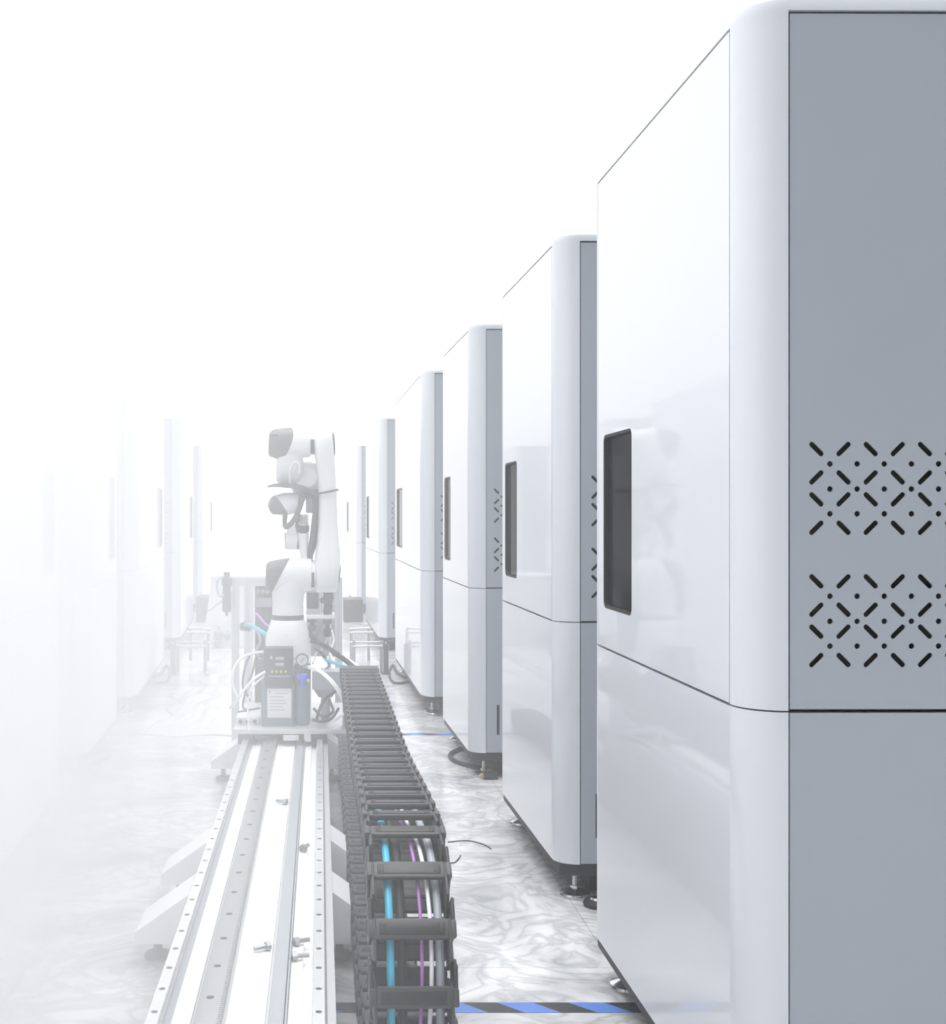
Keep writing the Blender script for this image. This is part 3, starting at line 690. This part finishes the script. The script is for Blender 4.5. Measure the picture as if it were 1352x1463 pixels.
for pts, r, m, lab in (([(476, 846, 6.33), (470, 856, 6.3), (474, 866, 6.3), (466, 877, 6.32)], .006, M_rubber, 'black cable from the frame post down to the round motor'),
                       ([(441, 898, 6.32), (449, 912, 6.25), (458, 922, 6.2), (470, 926, 6.2), (478, 938, 6.2)], .006, M_rubber, 'black cable drooping below the shelf valve'),
                       ([(468, 911, 6.36), (462, 925, 6.3), (452, 934, 6.2), (447, 948, 6.1)], .005, M_gsheet, 'grey tube hanging from the pneumatic cylinder under the shelf'),
                       ([(474, 900, 6.33), (477, 915, 6.3), (472, 932, 6.25), (476, 948, 6.2)], .005, M_white, 'white tube beside the right aluminium post below the shelf'),
                       ([(456, 900, 6.3), (452, 915, 6.25), (456, 930, 6.2), (466, 944, 6.15)], .005, M_dark, 'dark tube in the middle below the shelf'),
                       ([(367, 900, 6.36), (372, 915, 6.3), (366, 930, 6.3), (372, 942, 6.3)], .006, M_gsheet, 'grey tube on the front of the drive cabinet'),
                       ([(383, 880, 6.36), (376, 905, 6.3), (380, 922, 6.2), (370, 938, 6.1)], .005, M_rubber, 'black cable on the front of the drive cabinet')):
    hose('cable', pts, r, m, lab, 'cable')
# electric screwdriver hanging on the left post
c = at(324, 880, 6.25); zt2 = at(0, 822, 6.25).z-c.z
b = MB(); b.lathe([(0, .006), (.02, .008), (.022, .020), (.03, .024), (zt2*.55, .024), (zt2*.6, .021), (zt2*.74, .021), (zt2*.76, .027), (zt2*.93, .027), (zt2*.95, .016), (zt2, .016)], c, (0, 0, 1), 0, 20)
sd = b.build('power_screwdriver', M_cap); tag(sd, 'grey electric screwdriver hanging upright left of the aluminium frame', 'tool')
b = MB(); b.lathe([(0, .017), (.016, .017)], c+Vector((0, 0, zt2+.0005)), (0, 0, 1), 0, 16); b.build('top_cap', M_dark, sd)
b = MB(); b.box(c.x+.018, c.x+.026, 6.24, 6.34, c.z+.13, c.z+.138); b.box(c.x+.018, fx(336.5)-.018, 6.332, 6.342, c.z+.13, c.z+.138); b.build('bracket', M_alu, sd)
hose('cable', [(322, 823, 6.24), (313, 826, 6.2), (310, 838, 6.2), (314, 852, 6.2), (320, 850, 6.2)], .005, M_gsheet, 'grey cable looping beside the electric screwdriver', 'cable')
hose('cable', [(318, 858, 6.22), (308, 866, 6.25), (300, 872, 6.3), (295, 871, 6.3)], .004, M_gsheet, 'thin grey cable trailing left from the electric screwdriver', 'cable')
# pale covered bench behind, left
b = MB(); A, B = at(303, 822, 11.0), at(388, 822, 11.0); z = A.z
b.loft([[(A.x-.085, 10.92, .0), (B.x, 10.92, .0), (B.x, 11.6, .0), (A.x-.085, 11.6, .0)], [(A.x-.005, 11.0, z-.03), (B.x, 11.0, z-.03), (B.x, 11.55, z-.03), (A.x-.005, 11.55, z-.03)]])
bn = b.build('white_bench', M_wsheet); tag(bn, 'white enclosed bench standing on the floor far behind the aluminium frame', 'bench')
b = MB(); b.box(A.x-.01, B.x, 10.97, 11.58, z-.0295, z, bev=.004); b.build('bench_top', M_wsheet, bn)
for px, py, s_, lab in ((312, 905, .045, 'upper grey air fitting on the front of the white bench'), (325, 908, .032, 'small grey air fitting beside the frame post on the white bench'), (311, 918, .032, 'lower grey air fitting on the front of the white bench')):
    c = at(px, py, 10.90); b = MB(); b.lathe([(-s_*1.4, s_*.4), (-s_, s_*.8), (s_*.4, s_), (s_, s_*.5), (s_*1.5, s_*.4)], c, (.15, 0, 1), 0, 12)
    b.cyl(c, c+Vector((0, .06, 0)), s_*.3, 0, 8)
    tag(b.build('air_fitting', M_gsheet), lab, 'fitting')

# ------------------------------------------------------------------ wrinkled film over the floor left of the track
def film():
    bm = bmesh.new(); nx, ny = 60, 90; g = []
    from mathutils import noise
    for j in range(ny+1):
        row = []
        for i in range(nx+1):
            a, c = i/nx, j/ny
            y = 6.6+c*4.2; xl = -1.0+.2*c; x = xl+(-.40-xl)*a
            if j > 18: pass
            y += .22*noise.noise(Vector((x*3.1, c*2, 3)))*(1-c); x += .16*noise.noise(Vector((1, y*2.3, 9)))*(1-a)
            p = Vector((x*4+y*1.2, y*2.2-x*2, 0))
            h = .05*abs(noise.noise(p*1.3))+.03*abs(noise.noise(p*3.1+Vector((5, 0, 0))))
            edge = min(1, a*8, (1-a)*8, c*5, (1-c)*14)
            lift = .20*a*min(1, max(0, (c-.05)*3))
            row.append(bm.verts.new((x, y, .0025+(h+lift*.25)*edge)))
        g.append(row)
    for j in range(ny):
        for i in range(nx): bm.faces.new((g[j][i], g[j][i+1], g[j+1][i+1], g[j+1][i]))
    b = MB(); b.bm.free(); b.bm = bm
    o = b.build('plastic_film', M_film, angle=80)
    sm = o.modifiers.new('thickness', 'SOLIDIFY'); sm.thickness = .002
    return tag(o, 'crumpled pale plastic film lying on the floor left of the track', 'film')
film()

# ------------------------------------------------------------------ things under and between the far cabinets
def pipe_rack(mirror, label):
    t = thing('pipe_rack', label, 'rack', (0, 0, 0))
    mx = (lambda p: Vector((at(341, 0, p.y).x-p.x, p.y, p.z))) if mirror else (lambda p: p)
    for a, c, y in (((499, 899), (529, 897.5), 10.0), ((499, 904), (534, 903.5), 9.85), ((500, 918), (548, 917.5), 9.3), ((503, 924), (547, 923), 9.2)):
        b = MB(); b.cyl(mx(at(*a, y)), mx(at(*c, y)), .009, 0, 10); b.build('pipe', M_rack, t)
    for px, y in ((502, 10.0), (506, 9.2)):
        p = mx(at(px, 899 if y > 9.5 else 917, y)); b = MB(); b.box(p.x-.012, p.x+.012, y+.010, y+.034, 0, p.z+.01); b.build('leg', M_rack, t)
    for px, y in ((527, 10.0), (545, 9.2)):
        p = mx(at(px, 899 if y > 9.5 else 917, y)); b = MB(); b.box(p.x-.012, p.x+.012, y+.010, y+.034, 0, p.z+.01); b.build('leg', M_rack, t)
    return t
pipe_rack(False, 'low rack of dark pipes on the floor beyond the cable chain, right of the robot')
pipe_rack(True, 'low rack of faint pipes on the floor beyond the white bench, left of the robot')
def box_under(px0, px1, py0, py1, Y, label):
    A, B = at(px0, py1, Y), at(px1, py0, Y); b = MB(); b.box(A.x, B.x, Y, Y+.5, .0, B.z, bev=.01)
    b.box(A.x+.03, B.x-.03, Y-.012, Y+.001, max(.02, A.z), B.z-.03)
    return tag(b.build('equipment_case', M_dark), label, 'case')
box_under(491, 519, 857, 870, 13.6, 'low black case on the floor in front of the last cabinet on the right')
box_under(280, 299, 853, 868, 13.6, 'low dark case on the floor in front of the last cabinet on the left')
def post(px, pt, pb, label, mirror=False):
    p = onfloor(px, pb); b = MB(); h = at(px, pt, p.y).z
    b.box(p.x-.02, p.x+.02, p.y-.02, p.y+.02, .0, h, bev=.003); b.box(p.x-.035, p.x+.035, p.y-.035, p.y+.035, .0, .012)
    return tag(b.build('support_post', M_dark), label, 'post')
post(551.5, 920, 963, 'short dark support post under the near corner of the fifth right cabinet')
post(247.5, 920, 963, 'short faint support post under the near corner of a left cabinet')
def floor_cable(pts, r, label, mirror=False):
    q = [onfloor(799-x if mirror else x, y, r) for x, y in pts]
    b = MB(); b.tube(q, r, 0, 8, 8); return tag(b.build('floor_cable', M_rubber), label, 'cable')
L1 = [(712, 1072), (690, 1066), (664, 1068), (645, 1076), (646, 1084), (664, 1092), (692, 1098), (712, 1100)]
floor_cable(L1, .011, 'black cable looping out on the floor under the third right cabinet')
floor_cable(L1, .011, 'faint cable looping out on the floor under the left cabinet', True)
L2 = [(590, 972), (572, 976), (560, 973), (556, 960), (562, 950), (568, 962), (580, 968)]
floor_cable(L2, .010, 'black cable tangled on the floor by the support post on the right')
floor_cable(L2, .010, 'faint cable tangled on the floor by the left support post', True)
L3 = [(640, 1203), (668, 1201), (690, 1206), (702, 1213)]
floor_cable(L3, .0022, 'thin cord lying on the floor right of the cable chain')
L4 = [(641, 1233), (650, 1232), (656, 1226), (658, 1222)]
floor_cable(L4, .0022, 'very short curl of thin cord right of the chain bend')
for px, py, lab in ((702, 1113, 'black mains plug on the floor under the third right cabinet'), (712, 1104, 'black mains plug behind the other one under the third right cabinet')):
    p = onfloor(px, py); b = MB(); b.box(p.x-.035, p.x+.03, p.y-.02, p.y+.02, .0005, .035, 0, bev=.006); b.box(p.x-.05, p.x-.036, p.y-.01, p.y+.01, .008, .026, 1, bev=.003)
    tag(b.build('mains_plug', [M_rubber, M_led]), lab, 'plug')
p = onfloor(852, 1293); b = MB(); b.lathe([(0, .040), (.010, .043), (.020, .038), (.022, .024)], (p.x, p.y-.01, .0003), (0, 0, 1), 0, 26); b.lathe([(.0215, .022), (.028, .018), (.030, .010)], (p.x, p.y-.01, .0003), (0, 0, 1), 1, 20)
tag(b.build('floor_plug', [M_rubber, M_chrome]), 'round black floor plug half hidden behind the bottom of the nearest machine', 'plug')

# ------------------------------------------------------------------ haze bank over the left of the hall
def haze():
    m = bpy.data.materials.new('white_haze'); m.use_nodes = True
    t = m.node_tree; t.nodes.clear()
    out = N(t, 'ShaderNodeOutputMaterial'); vs = N(t, 'ShaderNodeVolumeScatter')
    vs.inputs['Color'].default_value = (1, 1, 1, 1); vs.inputs['Anisotropy'].default_value = 0
    co = N(t, 'ShaderNodeTexCoord'); sx = N(t, 'ShaderNodeSeparateXYZ')
    t.links.new(co.outputs['Object'], sx.inputs[0])
    # density A*exp(-k x): grows to the left, and thicker towards the near end of the aisle
    L = t.links.new
    def mrange(a0, a1, b0, b1):
        n = N(t, 'ShaderNodeMapRange'); n.inputs[1].default_value = a0; n.inputs[2].default_value = a1
        n.inputs[3].default_value = b0; n.inputs[4].default_value = b1; L(sx.outputs[1], n.inputs[0]); return n
    k_, a_ = mrange(1.0, 5.5, -4.6, -1.8), mrange(1.0, 5.5, HAZE_NEAR, HAZE_FAR)
    a = N(t, 'ShaderNodeMath', operation='MULTIPLY'); L(sx.outputs[0], a.inputs[0]); L(k_.outputs[0], a.inputs[1])
    ex = N(t, 'ShaderNodeMath', operation='EXPONENT'); L(a.outputs[0], ex.inputs[0])
    mu = N(t, 'ShaderNodeMath', operation='MULTIPLY'); L(ex.outputs[0], mu.inputs[0]); L(a_.outputs[0], mu.inputs[1])
    mi = N(t, 'ShaderNodeMath', operation='MINIMUM'); mi.inputs[1].default_value = 1.8; L(mu.outputs[0], mi.inputs[0])
    fo = mrange(4.9, 6.4, 1, 0); fm = N(t, 'ShaderNodeMath', operation='MULTIPLY'); L(mi.outputs[0], fm.inputs[0]); L(fo.outputs[0], fm.inputs[1])
    sb = N(t, 'ShaderNodeMath', operation='ADD'); bz = mrange(3.2, 6.0, 0, .019); L(fm.outputs[0], sb.inputs[0]); L(bz.outputs[0], sb.inputs[1])
    mxx = N(t, 'ShaderNodeMath', operation='MAXIMUM'); mxx.inputs[1].default_value = 0; L(sb.outputs[0], mxx.inputs[0])
    L(mxx.outputs[0], vs.inputs['Density']); L(vs.outputs[0], out.inputs['Volume'])
    b = MB(); b.box(-2.2, 1.6, .6, 15.5, .002, 2.5)
    o = b.build('haze', m); o['kind'] = 'stuff'
    return tag(o, 'white haze veiling the left side of the aisle', 'haze')
HAZE_NEAR, HAZE_FAR = .095, .07
haze()
